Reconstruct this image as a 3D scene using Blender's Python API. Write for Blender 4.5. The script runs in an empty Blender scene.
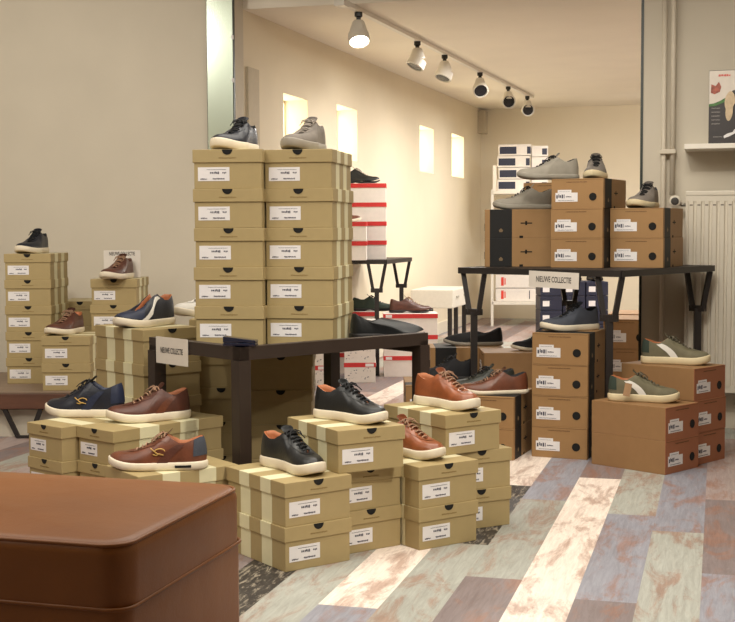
import bpy, bmesh, math, random
from mathutils import Vector, Matrix
random.seed(7)
R = math.radians
C = bpy.context.scene.collection
D = bpy.data
# ---------------------------------------------------------------- camera numbers
F, PT, RL, H = 1284.0, .064, -.0047, .914
def ray(px, py):
    a, b = px-367.5, py-311
    c, s = math.cos(RL), math.sin(RL)
    u, v = c*a+s*b, -s*a+c*b
    return (u, -v*math.sin(PT)+F*math.cos(PT), -v*math.cos(PT)-F*math.sin(PT))
def gp(px, py, z=0.0):
    d = ray(px, py); t = (z-H)/d[2]; return (d[0]*t, d[1]*t)
# room frame: m across the planks, n along them
MX, NX = (.9645, -.2639), (.2639, .9645)
def rm(m, n, z=0.0): return Vector((m*MX[0]+n*NX[0], m*MX[1]+n*NX[1], z))
ROT = -math.atan2(.2639, .9645)
# ---------------------------------------------------------------- materials
MATS = {}
def nt(name):
    m = D.materials.new(name); m.use_nodes = True
    b = m.node_tree.nodes['Principled BSDF']
    return m, m.node_tree.nodes, m.node_tree.links, b
def L(c): # sRGB 0-255 -> linear
    return tuple(((x/255)/12.92 if x/255 <= .04045 else ((x/255+.055)/1.055)**2.4) for x in c)+(1,)
def mat(name, col, rough=.6, var=.12, scale=40, metal=0, bump=0.0, bscale=200, coat=0, spec=.5, stretch=None):
    if name in MATS: return MATS[name]
    m, N, K, b = nt(name)
    tc = N.new('ShaderNodeTexCoord'); mp = N.new('ShaderNodeMapping'); no = N.new('ShaderNodeTexNoise')
    K.new(tc.outputs['Object'], mp.inputs[0]); K.new(mp.outputs[0], no.inputs['Vector'])
    if stretch: mp.inputs['Scale'].default_value = stretch
    no.inputs['Scale'].default_value = scale; no.inputs['Detail'].default_value = 4
    rp = N.new('ShaderNodeValToRGB'); c = L(col)
    rp.color_ramp.elements[0].color = tuple(x*(1-var) for x in c[:3])+(1,)
    rp.color_ramp.elements[1].color = tuple(min(1, x*(1+var)) for x in c[:3])+(1,)
    rp.color_ramp.elements[0].position = .3; rp.color_ramp.elements[1].position = .7
    K.new(no.outputs[0], rp.inputs[0]); K.new(rp.outputs[0], b.inputs['Base Color'])
    b.inputs['Roughness'].default_value = rough; b.inputs['Metallic'].default_value = metal
    b.inputs['Coat Weight'].default_value = coat; b.inputs['Specular IOR Level'].default_value = spec
    if bump:
        n2 = N.new('ShaderNodeTexNoise'); n2.inputs['Scale'].default_value = bscale; n2.inputs['Detail'].default_value = 3
        K.new(tc.outputs['Object'], n2.inputs['Vector'])
        bp = N.new('ShaderNodeBump'); bp.inputs['Strength'].default_value = bump; bp.inputs['Distance'].default_value = .002
        K.new(n2.outputs[0], bp.inputs['Height']); K.new(bp.outputs[0], b.inputs['Normal'])
    MATS[name] = m; return m
def emis(name, col, s):
    m, N, K, b = nt(name); b.inputs['Base Color'].default_value = L(col)
    b.inputs['Emission Color'].default_value = L(col); b.inputs['Emission Strength'].default_value = s
    MATS[name] = m; return m
def banded(name, base, band, edges, rough=.6):
    """card with colour bands across the long side (object Y of the box)"""
    m, N, K, b = nt(name)
    tc = N.new('ShaderNodeTexCoord'); sp = N.new('ShaderNodeSeparateXYZ'); K.new(tc.outputs['Object'], sp.inputs[0])
    acc = None
    for lo, hi in edges:
        g = N.new('ShaderNodeMath'); g.operation = 'GREATER_THAN'; g.inputs[1].default_value = lo; K.new(sp.outputs[1], g.inputs[0])
        l = N.new('ShaderNodeMath'); l.operation = 'LESS_THAN'; l.inputs[1].default_value = hi; K.new(sp.outputs[1], l.inputs[0])
        x = N.new('ShaderNodeMath'); x.operation = 'MULTIPLY'; K.new(g.outputs[0], x.inputs[0]); K.new(l.outputs[0], x.inputs[1])
        if acc is None: acc = x
        else:
            a = N.new('ShaderNodeMath'); a.operation = 'MAXIMUM'; K.new(acc.outputs[0], a.inputs[0]); K.new(x.outputs[0], a.inputs[1]); acc = a
    no = N.new('ShaderNodeTexNoise'); no.inputs['Scale'].default_value = 30; K.new(tc.outputs['Object'], no.inputs['Vector'])
    mx = N.new('ShaderNodeMix'); mx.data_type = 'RGBA'; mx.inputs[6].default_value = L(base); mx.inputs[7].default_value = L(band)
    K.new(acc.outputs[0], mx.inputs[0])
    m2 = N.new('ShaderNodeMix'); m2.data_type = 'RGBA'; m2.blend_type = 'MULTIPLY'; m2.inputs[0].default_value = .12
    K.new(mx.outputs[2], m2.inputs[6]); K.new(no.outputs[0], m2.inputs[7]); K.new(m2.outputs[2], b.inputs['Base Color'])
    b.inputs['Roughness'].default_value = rough; b.inputs['Specular IOR Level'].default_value = .35
    MATS[name] = m; return m
# ---------------------------------------------------------------- mesh helpers
def link(name, me, m, parent=None, loc=None, rz=0):
    o = D.objects.new(name, me); C.objects.link(o)
    if m is not None and not me.materials: me.materials.append(m)
    if parent is not None: o.parent = parent
    if loc is not None: o.location = loc
    o.rotation_euler = (0, 0, rz); return o
def bm_mesh(bm, smooth=False):
    bmesh.ops.recalc_face_normals(bm, faces=bm.faces)
    if smooth:
        for f in bm.faces: f.smooth = True
    me = D.meshes.new('mesh'); bm.to_mesh(me); bm.free(); return me
def box_into(bm, x0, x1, y0, y1, z0, z1, bev=0.0, M=None):
    r = bmesh.ops.create_cube(bm, size=1)
    vs = r['verts']
    for v in vs:
        v.co = Vector((x0+(v.co.x+.5)*(x1-x0), y0+(v.co.y+.5)*(y1-y0), z0+(v.co.z+.5)*(z1-z0)))
    if M is not None:
        for v in vs: v.co = M @ v.co
    if bev:
        es = list({e for v in vs for e in v.link_edges})
        bmesh.ops.bevel(bm, geom=es, offset=bev, segments=2, affect='EDGES', profile=.6)
def boxmesh(*a, bev=0.0):
    bm = bmesh.new(); box_into(bm, *a, bev=bev); return bm_mesh(bm)
def bar_into(bm, p, q, w, t=None):
    """square bar from p to q, w wide across, t thick"""
    p, q = Vector(p), Vector(q); d = q-p; l = d.length; d.normalize()
    up = Vector((0, 0, 1)) if abs(d.z) < .95 else Vector((0, 1, 0))
    x = d.cross(up).normalized(); y = x.cross(d).normalized(); t = t or w
    vs = []
    for a in (p, q):
        for sx, sy in ((-1, -1), (1, -1), (1, 1), (-1, 1)): vs.append(bm.verts.new(a+x*sx*w/2+y*sy*t/2))
    for f in ((0, 1, 2, 3), (7, 6, 5, 4), (0, 4, 5, 1), (1, 5, 6, 2), (2, 6, 7, 3), (3, 7, 4, 0)): bm.faces.new([vs[i] for i in f])
def tube_into(bm, pts, r, n=8, caps=True):
    pts = [Vector(p) for p in pts]; rings = []
    for i, p in enumerate(pts):
        d = (pts[min(i+1, len(pts)-1)]-pts[max(i-1, 0)]).normalized()
        up = Vector((0, 0, 1)) if abs(d.z) < .9 else Vector((0, 1, 0))
        x = d.cross(up).normalized(); y = x.cross(d)
        rr = r[i] if isinstance(r, (list, tuple)) else r
        rings.append([bm.verts.new(p+x*math.cos(2*math.pi*k/n)*rr+y*math.sin(2*math.pi*k/n)*rr) for k in range(n)])
    for a, b in zip(rings, rings[1:]):
        for k in range(n): bm.faces.new((a[k], a[(k+1) % n], b[(k+1) % n], b[k]))
    if caps: bm.faces.new(rings[0][::-1]); bm.faces.new(rings[-1])
def lathe_into(bm, prof, n=24, M=None):
    rings = []
    for r, z in prof:
        ring = [Vector((r*math.cos(2*math.pi*k/n), r*math.sin(2*math.pi*k/n), z)) for k in range(n)]
        if M is not None: ring = [M @ v for v in ring]
        rings.append([bm.verts.new(v) for v in ring])
    for a, b in zip(rings, rings[1:]):
        for k in range(n): bm.faces.new((a[k], a[(k+1) % n], b[(k+1) % n], b[k]))
    bm.faces.new(rings[0][::-1]); bm.faces.new(rings[-1])
def empty(name, loc, rz=0, label=None, cat=None, group=None):
    o = D.objects.new(name, None); C.objects.link(o); o.location = loc; o.rotation_euler = (0, 0, rz); o.empty_display_size = .05
    if label: o['label'] = label; o['category'] = cat
    if group: o['group'] = group
    return o
def struct(name, me, m, **k):
    o = link(name, me, m, **k); o['kind'] = 'structure'; return o
def text_mesh(s, size, depth=.0003):
    cu = D.curves.new('txt', 'FONT'); cu.body = s; cu.size = size; cu.align_x = 'CENTER'; cu.align_y = 'CENTER'; cu.extrude = depth; cu.resolution_u = 3; cu.offset = size*.012
    o = D.objects.new('txt', cu); C.objects.link(o)
    bpy.context.view_layer.update()
    me = D.meshes.new_from_object(o.evaluated_get(bpy.context.evaluated_depsgraph_get()))
    D.objects.remove(o); D.curves.remove(cu)
    me.materials.clear(); return me
# ---------------------------------------------------------------- setting
NW = 6.033          # the wall with the wide opening
HN = 2.32           # ceiling of the near room
wallm = mat('painted plaster', (206, 197, 180), .85, .03, 3, bump=.15, bscale=60)
wall2 = mat('cream plaster', (226, 214, 190), .85, .02, 3, bump=.1, bscale=60)
ceilm = mat('ceiling paint', (200, 190, 170), .9, .02, 3)
ceil2 = mat('pale ceiling paint', (236, 228, 212), .9, .02, 3)
def rbox(m0, m1, n0, n1, z0, z1, bev=0):
    bm = bmesh.new(); box_into(bm, m0, m1, n0, n1, z0, z1, bev=bev)
    T = Matrix(((MX[0], NX[0], 0, 0), (MX[1], NX[1], 0, 0), (0, 0, 1, 0), (0, 0, 0, 1)))
    for v in bm.verts: v.co = T @ v.co
    return bm_mesh(bm)
def wall_m(px):     # m coordinate where a pixel column meets the opening wall
    k = (px-367.5)/F; k *= 1.0
    d = NW/(NX[0]*k+NX[1]); return k*d*MX[0]+d*MX[1]
mL, mR = wall_m(236), wall_m(642)
mL = wall_m(236); ML2 = mL         # left wall of the far room
WT = .14
struct('wall_left', rbox(-4.72, -4.6, -2.6, NW, 0, HN), wallm)
struct('wall_right', rbox(1.8, 1.92, -2.6, NW, 0, HN), wallm)
struct('wall_back', rbox(-4.72, 1.92, -2.72, -2.6, 0, HN), wallm)
bm = bmesh.new()
T = Matrix(((MX[0], NX[0], 0, 0), (MX[1], NX[1], 0, 0), (0, 0, 1, 0), (0, 0, 0, 1)))
box_into(bm, -4.72, mL, NW, NW+WT, 0, HN, M=T); struct('wall_front_left', bm_mesh(bm), wallm)
bm = bmesh.new(); box_into(bm, mR, 1.92, NW, NW+WT, 0, HN, M=T); struct('wall_front_right', bm_mesh(bm), wallm)
struct('wall_front_header', rbox(mL, mR, NW, NW+WT, 2.09, HN), wallm)
struct('ceiling', rbox(-4.72, 1.92, -2.72, NW+WT, HN, HN+.1), ceilm)
struct('trim_1', rbox(mR-.012, mR, NW-.004, NW+WT, 0, 2.09), mat('dark green metal', (38, 46, 40), .4, .05))
# far room: left wall with four small windows, cut as real openings
n_end = 12.9
wins = []
for a, b, zt, zb in ((285, 309, 1.665, 1.35), (338, 358, 1.70, 1.36), (420, 434, 1.745, 1.375), (452, 464, 1.77, 1.385)):
    ns = []
    for px in (a, b):
        k = (px-367.5)/F; d = ML2/(k*MX[0]+MX[1]); ns.append(k*d*NX[0]+d*NX[1])
    wins.append((ns[0], ns[1], zb, zt))
bm = bmesh.new(); cur = NW+WT
def wb(n0, n1, z0, z1): box_into(bm, ML2-.3, ML2, n0, n1, z0, z1, M=T)
for a, b, zb, zt in wins:
    wb(cur, a, 0, 2.3); wb(a, b, 0, zb); wb(a, b, zt, 2.3); cur = b
wb(cur, n_end+.15, 0, 2.3)
struct('wall_far_left', bm_mesh(bm), wall2)
glow = emis('daylit frosted glass', (255, 244, 214), 6)
fr = mat('white window frame', (225, 218, 200), .5, .02)
for i, (a, b, zb, zt) in enumerate(wins):
    w = empty('window_%d' % (i+1), rm(ML2-.16, (a+b)/2, zb)); w['kind'] = 'structure'
    h = zt-zb; hw = (b-a)/2
    bm = bmesh.new(); box_into(bm, -.01, .0, -hw+.012, hw-.012, .012, h-.012)
    o = link('pane', bm_mesh(bm), glow, w)
    bm = bmesh.new()
    for y0, y1, z0, z1 in ((-hw, -hw+.014, 0, h), (hw-.014, hw, 0, h), (-hw, hw, 0, .014), (-hw, hw, h-.014, h)):
        box_into(bm, -.015, .02, y0, y1, z0, z1)
    link('frame', bm_mesh(bm), fr, w); w.rotation_euler = (0, 0, ROT)
struct('wall_far_back', rbox(ML2-.3, 2.5, n_end, n_end+.15, 0, 2.3), wall2)
struct('wall_far_right', rbox(2.35, 2.5, NW+WT, n_end, 0, 2.3), wall2)
bm = bmesh.new(); box_into(bm, ML2-.3, 2.5, NW+WT, n_end+.15, 0, .1)
for v in bm.verts: v.co.z += 2.02+.013*(v.co.y-6); v.co = T @ v.co
struct('ceiling_far', bm_mesh(bm), ceil2)
def czf(n): return 2.02+.013*(n-6)
struct('baseboard_far_left', rbox(ML2, ML2+.014, NW+WT, n_end, 0, .1), mat('white skirting', (226, 218, 200), .5, .02))
struct('trim_2', rbox(ML2, ML2+.015, 6.20, 6.36, 1.30, 1.74), mat('grey pier paint', (196, 184, 162), .8, .03))
struct('trim_4', rbox(ML2, ML2+.07, 12.72, 12.9, 1.86, 2.08), mat('grey pier paint', (196, 184, 162), .8, .03))
# floor: one mesh, one face per plank, colour per plank from its own print
PAL = {'w': (244, 230, 218), 'g': (168, 170, 162), 'b': (146, 147, 157), 'n': (132, 120, 120), 'k': (56, 52, 50), 'p': (170, 154, 150), 'l': (186, 176, 168)}
rows = {0: [(-9, 'n'), (1.6, 'w'), (4.70, 'n')], -1: [(-9, 'b'), (2.6, 'n'), (3.28, 'g'), (4.28, 'b'), (5.4, 'p')],
        -2: [(-9, 'n'), (2.6, 'g'), (3.62, 'k'), (4.50, 'w'), (5.6, 'b')], -3: [(-9, 'p'), (1.9, 'b'), (2.94, 'w'), (4.0, 'p'), (5.1, 'g')],
        -4: [(-9, 'b'), (2.4, 'g'), (3.9, 'n')], -5: [(-9, 'g'), (2.3, 'k'), (3.6, 'p')], 1: [(-9, 'g'), (2.1, 'n'), (3.14, 'b'), (4.12, 'g'), (5.1, 'p')],
        2: [(-9, 'b'), (2.7, 'g'), (3.92, 'b'), (5.0, 'n')], -8: [(-9, 'p'), (4.6, 'n'), (6.4, 'p'), (7.7, 'n')], -9: [(-9, 'n'), (5.0, 'n'), (6.1, 'w'), (7.5, 'p')], -10: [(-9, 'p'), (5.6, 'p'), (6.9, 'n')],
        3: [(-9, 'p'), (2.5, 'b'), (3.46, 'n'), (4.42, 'p')], 4: [(-9, 'b'), (3.3, 'n'), (4.4, 'g')]}
PW = .15
bm = bmesh.new(); lay = bm.loops.layers.float_color.new('plank'); uvl = bm.loops.layers.uv.new('grain')
for r in range(-32, 22):
    x0, x1 = -.483+PW*r, -.333+PW*r
    if r in rows:
        seg = [(s, rows[r][i+1][0] if i+1 < len(rows[r]) else s+1.3, c) for i, (s, c) in enumerate(rows[r])]
        seg = [(max(a, -2.6), b, c) for a, b, c in seg]; e = seg[-1][1]
    else:
        seg = []; e = -2.6-random.random()
    while e < 13.0:
        ln = 1.25; seg.append((e, e+ln, random.choice('gbnppnlbgnpn'))); e += ln
    for a, b, c in seg:
        a, b = max(a, -2.7), min(b, 13.05)
        if b <= a: continue
        vs = [bm.verts.new(rm(x, y, 0)) for x, y in ((x0, a), (x1, a), (x1, b), (x0, b))]
        f = bm.faces.new(vs); col = L(PAL[c]); j = 1+random.uniform(-.07, .07)
        ou, ov = random.uniform(0, 50), random.uniform(0, 50)
        for lp, (u, v) in zip(f.loops, ((0, a), (PW, a), (PW, b), (0, b))):
            lp[lay] = tuple(x*j for x in col[:3])+(1,)
            lp[uvl].uv = (u+ou, v+ov)
me = D.meshes.new('floor'); bm.to_mesh(me); bm.free()
m, N, K, b = nt('worn painted planks')
at = N.new('ShaderNodeVertexColor'); at.layer_name = 'plank'
uv = N.new('ShaderNodeUVMap'); uv.uv_map = 'grain'
def noise(scale, sx, sy, det=5, rough=.6):
    mp = N.new('ShaderNodeMapping'); mp.inputs['Scale'].default_value = (sx, sy, 1); K.new(uv.outputs[0], mp.inputs[0])
    n = N.new('ShaderNodeTexNoise'); n.inputs['Scale'].default_value = scale; n.inputs['Detail'].default_value = det; n.inputs['Roughness'].default_value = rough
    n.inputs['Distortion'].default_value = .6
    K.new(mp.outputs[0], n.inputs['Vector']); return n
def ramp(src, p0, p1, c0=(0, 0, 0, 1), c1=(1, 1, 1, 1)):
    r = N.new('ShaderNodeValToRGB'); r.color_ramp.elements[0].position = p0; r.color_ramp.elements[1].position = p1
    r.color_ramp.elements[0].color = c0; r.color_ramp.elements[1].color = c1; K.new(src, r.inputs[0]); return r
def mixc(fac, a, bb, mode='MIX'):
    x = N.new('ShaderNodeMix'); x.data_type = 'RGBA'; x.blend_type = mode
    for s, i in ((fac, 0), (a, 6), (bb, 7)):
        if isinstance(s, (int, float, tuple)): x.inputs[i].default_value = s
        else: K.new(s, x.inputs[i])
    return x.outputs[2]
rust = ramp(noise(3.2, 3.4, 1.1, 7, .72).outputs[0], .49, .61)
rm1 = N.new('ShaderNodeMath'); rm1.operation = 'MULTIPLY'; rm1.inputs[1].default_value = .62; K.new(rust.outputs[0], rm1.inputs[0])
bw = N.new('ShaderNodeRGBToBW'); K.new(at.outputs[0], bw.inputs[0])
isl = N.new('ShaderNodeMath'); isl.operation = 'GREATER_THAN'; isl.inputs[1].default_value = .09; K.new(bw.outputs[0], isl.inputs[0])
isd = N.new('ShaderNodeMath'); isd.operation = 'SUBTRACT'; isd.inputs[0].default_value = 1; K.new(isl.outputs[0], isd.inputs[1])
rmx = N.new('ShaderNodeMath'); rmx.operation = 'MULTIPLY'; K.new(rm1.outputs[0], rmx.inputs[0]); K.new(isl.outputs[0], rmx.inputs[1]); rm1 = rmx
c1 = mixc(rm1.outputs[0], at.outputs[0], L((150, 106, 84)))
gr = ramp(noise(9, 9, .8, 6, .75).outputs[0], .35, .65, (.72, .69, .68, 1), (1.1, 1.1, 1.1, 1))
c2 = mixc(.75, c1, gr.outputs[0], 'MULTIPLY')
pal = ramp(noise(14, 3, 1, 5, .7).outputs[0], .6, .72)
stk = ramp(noise(16, 5, 1.0, 6, .75).outputs[0], .52, .60)
sk = N.new('ShaderNodeMath'); sk.operation = 'MULTIPLY'; K.new(stk.outputs[0], sk.inputs[0]); K.new(isd.outputs[0], sk.inputs[1])
c2 = mixc(sk.outputs[0], c2, L((150, 140, 124)))
pm = N.new('ShaderNodeMath'); pm.operation = 'MULTIPLY'; pm.inputs[1].default_value = .12; K.new(pal.outputs[0], pm.inputs[0])
c3 = mixc(pm.outputs[0], c2, L((205, 196, 182)))
K.new(c3, b.inputs['Base Color']); b.inputs['Roughness'].default_value = .48; b.inputs['Specular IOR Level'].default_value = .4
fl = struct('floor', me, m)
# added wall-coloured block under the wooden bench, a light face for its shadow
struct('trim_3', boxmesh(-3.4, -1.16, 5.66, 6.3, 0, .12), wallm)
# ================================================================ shoe boxes
W1, L1, H1 = .209, .306, .12
W2, L2, H2 = .226, .332, .1245
card = mat('olive kraft lid card', (172, 148, 92), .6)
beige = banded('olive kraft card with pale bands', (170, 150, 106), (224, 217, 180), [(.068, .122), (.182, .236)])
kraft_bands = banded('brown kraft card with black band', (158, 122, 80), (26, 25, 25), [(.022, .118)])
kraft = mat('plain brown kraft card', (154, 118, 80), .65, .05, 30, spec=.35)
kraft_redlit = banded('brown kraft card with reddish light on its end', (150, 114, 76), (158, 100, 70), [(-.01, .0018)])  # reddish light on the label end is painted into the card colour
dark = mat('painted hole shade', (14, 12, 10), .9, .02)  # flat dark marks stand in for the shade inside holes and slots
paper = mat('white label paper', (226, 222, 222), .6, .02, 50)
ink = mat('label ink', (70, 70, 84), .7, .05)
faint = mat('embossed lettering', (134, 112, 68), .7, .05)
faintb = mat('brown lettering', (104, 72, 42), .7, .05)
def lidmesh(w, l, h, hl, o=.004):
    bm = bmesh.new(); box_into(bm, -o, w+o, -o, l+o, h-hl, h, bev=.0018); return bm_mesh(bm)
def bodymesh(w, l, h, ins=.0, bev=.0018):
    bm = bmesh.new(); box_into(bm, ins, w-ins, ins, l-ins, 0, h, bev=bev); return bm_mesh(bm)
def disc(cx, cz, r, y, half=True, n=14, d=.0016):
    bm = bmesh.new()
    pts = [(cx+r*math.cos(a), cz+r*math.sin(a)) for a in [(-math.pi*k/n if half else 2*math.pi*k/n) for k in range(n+(1 if half else 0))]]
    a = [bm.verts.new((x, y, z)) for x, z in pts]; b = [bm.verts.new((x, y+d, z)) for x, z in pts]
    bm.faces.new(a); bm.faces.new(b[::-1])
    for i in range(len(a)): j = (i+1) % len(a); bm.faces.new((a[i], a[j], b[j], b[i]))
    return bm_mesh(bm)
def bars(rects, y, d=.0008):
    bm = bmesh.new()
    for x0, x1, z0, z1 in rects: box_into(bm, x0, x1, y, y+d, z0, z1)
    return bm_mesh(bm)
def scribble(x0, x1, z0, z1, seed, k=.0028):
    rr = random.Random(seed); out = []; x = x0
    while x < x1:
        w = rr.uniform(.5, 1.1)*k; out.append((x, min(x+w, x1), z0+rr.uniform(0, .25)*(z1-z0), z1-rr.uniform(0, .25)*(z1-z0))); x += w*1.45
    return out
lw = .098
BM = dict(
    body=bodymesh(W1, L1, H1-.004), lid=lidmesh(W1, L1, H1, .040), hole=disc(.104, H1-.0005, .0158, -.0052),
    brand=bars(scribble(.078, .132, H1-.0285, H1-.0235, 3), -.0046),
    label=bars([(.012, .012+lw, .024, .066)], -.0008),
    prnt=bars(scribble(.05, .078, .045, .053, 5, .004)+scribble(.088, .1, .046, .052, 6, .004)+scribble(.02, .04, .028, .0325, 7)+scribble(.058, .095, .0285, .0335, 8)+scribble(.04, .1, .058, .0595, 9, .002), -.0014))
KM = dict(
    body=bodymesh(W2, L2, H2), hole=disc(W2*.80, .048, .0165, -.0012, False), label=bars([(.018, .115, .028, .066), (.028, .088, .066, .078)], -.0009),
    prnt=bars(scribble(.022, .058, .042, .060, 15, .006)+scribble(.064, .088, .046, .052, 16, .004)+scribble(.03, .1, .0325, .035, 17, .002)+scribble(.034, .08, .07, .0715, 18, .002), -.0015),
    brand=bars(scribble(.066, .156, H2-.0165, H2-.0125, 19, .003), -.0008),
    flap=bars([(.003, W2-.003, H2-.0045, H2-.0033)], -.0007))
# side details (both long sides): tab slots and a small emblem on the band
KM['slots'] = []; KM['emblem'] = []
for x in (-.0008, W2):
    bm = bmesh.new()
    P_ = [(.155, .062), (.175, .062), (.175, .056), (.183, .056), (.183, .062), (.205, .062), (.205, .067), (.183, .067), (.183, .074), (.175, .074), (.175, .067), (.155, .067)]
    a = [bm.verts.new((x, y, z)) for y, z in P_]; b = [bm.verts.new((x+.0008, y, z)) for y, z in P_]
    bm.faces.new(a); bm.faces.new(b[::-1])
    for i in range(12): bm.faces.new((a[i], a[(i+1) % 12], b[(i+1) % 12], b[i]))
    KM['slots'].append(bm_mesh(bm))
    bm = bmesh.new(); box_into(bm, x, x+.0008, .150, .166, .0, .010); KM['slots'].append(bm_mesh(bm))
for x in (-.001, W2):
    bm = bmesh.new()
    vs = [(.064, .026), (.076, .026), (.079, .034), (.070, .043), (.061, .034)]
    a = [bm.verts.new((x, y, z)) for y, z in vs]; b = [bm.verts.new((x+.001, y, z)) for y, z in vs]
    bm.faces.new(a); bm.faces.new(b[::-1])
    for i in range(5): bm.faces.new((a[i], a[(i+1) % 5], b[(i+1) % 5], b[i]))
    KM['emblem'].append(bm_mesh(bm))
emb = mat('tan emblem print', (120, 98, 70), .6, .05)
def child(name, me, m, p, label=None):
    o = link(name, me, m, p)
    if label: o['label'] = label
    return o
def beige_box(x, y, z, a, label, group, detail=True, w=1.0, l=1.0, s=1.0, hz=None):
    t = empty('shoebox', (x, y, z), a, label, 'shoebox', group)
    me = BM
    child('body', me['body'], beige, t); li = child('lid', me['lid'], beige, t)
    child('thumb_hole', me['hole'], dark, li, 'dark half-disc painted as the shade of the thumb hole')
    if detail:
        child('brand_print', me['brand'], faint, li)
        pl = child('price_label', me['label'], paper, t, 'white price label'); child('print', me['prnt'], ink, pl)
    t.scale = (w*s, l*s, hz or s)
    return t
def brown_box(x, y, z, a, label, group, band=True, m=None, h=1.0, detail=True):
    t = empty('shoebox', (x, y, z), a, label, 'shoebox', group)
    child('body', KM['body'], None, t)
    bo = t_body(t, band, m)
    if detail:
        child('thumb_hole', KM['hole'], dark, t, 'dark disc painted as the shade of the finger hole')
        s = child('price_label', KM['label'], paper, t, 'white price label'); child('print', KM['prnt'], ink, s)
        child('brand_print', KM['brand'], faintb, t); child('lid_edge', KM['flap'], faintb, t)
    if band:
        for q_ in KM['slots']: child('tab_slot', q_, dark, t, 'dark mark painted as the shade of a tab slot')
        for q_ in KM['emblem']: child('emblem', q_, emb, t, 'small tan emblem')
    if h != 1.0: t.scale = (1, 1, h)
    return t
BB = {}
def t_body(t, band, m):
    o = [c for c in D.objects if c.parent == t and c.name.startswith('body')][0]
    key = 'band' if band else (m or kraft).name
    if key not in BB:
        me = KM['body'].copy(); me.materials.clear(); me.materials.append(kraft_bands if band else (m or kraft)); BB[key] = me
    o.data = BB[key]; return o
def ordword(k, n):
    if k == 0: return 'bottommost'
    if k == n-1: return 'topmost'
    if n == 3: return 'middle'
    if k == 1: return 'second from bottom'
    if k == n-2: return 'second from top'
    return 'middle'
def column(kind, x, y, z, a, n, where, group, jit=.004, h=None, top=None, skip=(), **kw):
    hh = h or (H1 if kind == 'b' else H2)
    for k in range(n):
        if k in skip: continue
        w = ordword(k, n)
        xx, yy, aa = x, y, a
        if top and k == n-1: xx, yy, aa = top
        elif k: xx += random.uniform(-jit, jit)*.5; yy += random.uniform(0, jit)*.4; aa += random.uniform(-.008, .008)
        if kind == 'b': beige_box(xx, yy, z+k*hh, aa, 'beige shoebox, %s %s' % (w, where), group, **kw)
        else: brown_box(xx, yy, z+k*hh, aa, '%sbrown shoebox, %s %s' % ('black-banded ' if kw.get('band', True) else 'plain ', w, where), group, **kw)
TZ = .540    # front table surface
BZ = .206    # bench surface
T2Z = .746   # right table surface
G = 'beige shoeboxes on the floor in front of the table'
column('b', -.222, 3.374, 0, .62, 2, 'of the two under the front-left black sneaker', G)
column('b', -.080, 3.547, 0, .60, 3, 'of three under the middle black sneaker', G, top=(-.082, 3.502, .517))
column('b', .144, 3.600, 0, .60, 2, 'of the low floor pair under a tan sneaker', G)
column('b', .250, 3.824, 0, .47, 3, 'of the rightmost beige floor stack', G, top=(.231, 3.782, .61))
G = 'beige shoeboxes of the tall tower on the table'
column('b', -.328, 4.175, TZ, -.186, 5, 'in the right column of the tall tower', G, jit=.004, s=1.05, h=.126)
column('b', -.5555, 4.150, TZ, -.10, 5, 'in the left column of the tall tower', G, jit=.004, s=1.05, h=.126)
G = 'beige shoeboxes standing behind the dark table'
column('b', -.744, 4.245, 0, .70, 5, 'of the stack under the navy sneaker with white stripe', G, detail=False, s=1.05, hz=.970, h=.1164)
column('b', -.618, 4.475, 0, 0.0, 5, 'of the stack partly hidden behind the tall tower', G, detail=False)
column('b', -.403, 4.40, 0, .0, 4, 'seen under the dark table right of its front leg', G, detail=False)
G = 'beige shoeboxes on the floor by the ottoman'
for k in range(3):
    beige_box(-.884, 3.892, k*.106, -.733, 'long beige shoebox, %s of three under the dark brown sneaker' % ordword(k, 3), G, w=.84, l=1.38, hz=.883)
    beige_box(-1.058, 3.972, k*.106, -.733, 'beige shoebox, %s of the leftmost floor stack near the ottoman' % ordword(k, 3), G, w=.84, hz=.883)
for k in range(2):
    beige_box(-.379, 3.655, k*H1, R(90)+.62, 'beige shoebox just behind the ottoman, %s one' % ('upper' if k else 'lower'), G, detail=False)
G = 'beige shoeboxes on the wooden bench'
column('b', -1.668, 5.91, BZ, -.03, 5, 'of the five-high stack on the bench', G)
column('b', -1.437, 5.645, BZ, .0, 2, 'of the low pair at the front of the bench', G)
column('b', -1.505, 6.245, BZ, .0, 3, 'of the stack at the wall behind the bench pair', G)
column('b', -1.283, 5.955, BZ, .0, 4, 'of the bench stack by the paper sign', G)
G = 'brown shoeboxes on the right table'
column('k', .778, 5.448, T2Z, -.482, 3, 'in the centre stack on the right table', G)
column('k', 1.026, 5.427, T2Z, -.482, 2, 'in the right stack on the right table', G)
for k in range(2):
    brown_box(.533, 5.830, T2Z+k*H2, R(-95.2), 'black-banded brown shoebox lying sideways on the right table, %s one' % ('upper' if k else 'lower'), G)
column('k', .718, 5.905, T2Z, -.482, 3, 'in the back stack on the right table', G)
G = 'brown shoeboxes under the right table'
column('k', .655, 5.10, 0, -.40, 4, 'in the four-high floor stack at the table leg', G)
column('k', .362, 5.089, 0, -.38, 2, 'of the floor pair under two leather shoes', G)
column('k', .160, 5.42, 0, -.0, 2, 'of the floor pair behind the tan sneaker', G)
for k in range(3):
    brown_box(.285, 6.03, k*H2, R(-90), 'brown shoebox, %s of the stack under the black slip-on shoe' % ('bottom', 'middle', 'top')[k], G)
    brown_box(.505, 5.775, k*H2, R(-90)+.0, 'brown shoebox %s of the stack under the pointed black shoe' % ('bottom', 'middle', 'top')[k], G, band=False)
G = 'plain brown shoeboxes on the floor at right'
column('k', 1.097, 4.694, 0, .769, 2, 'of the two under the front olive sneaker', G, band=False, m=kraft_redlit)
column('k', 1.248, 4.874, 0, .769, 3, 'of the three under the rear olive sneaker', G, band=False, m=kraft_redlit)
G = 'brown shoeboxes in the far room beside the opening'
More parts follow.
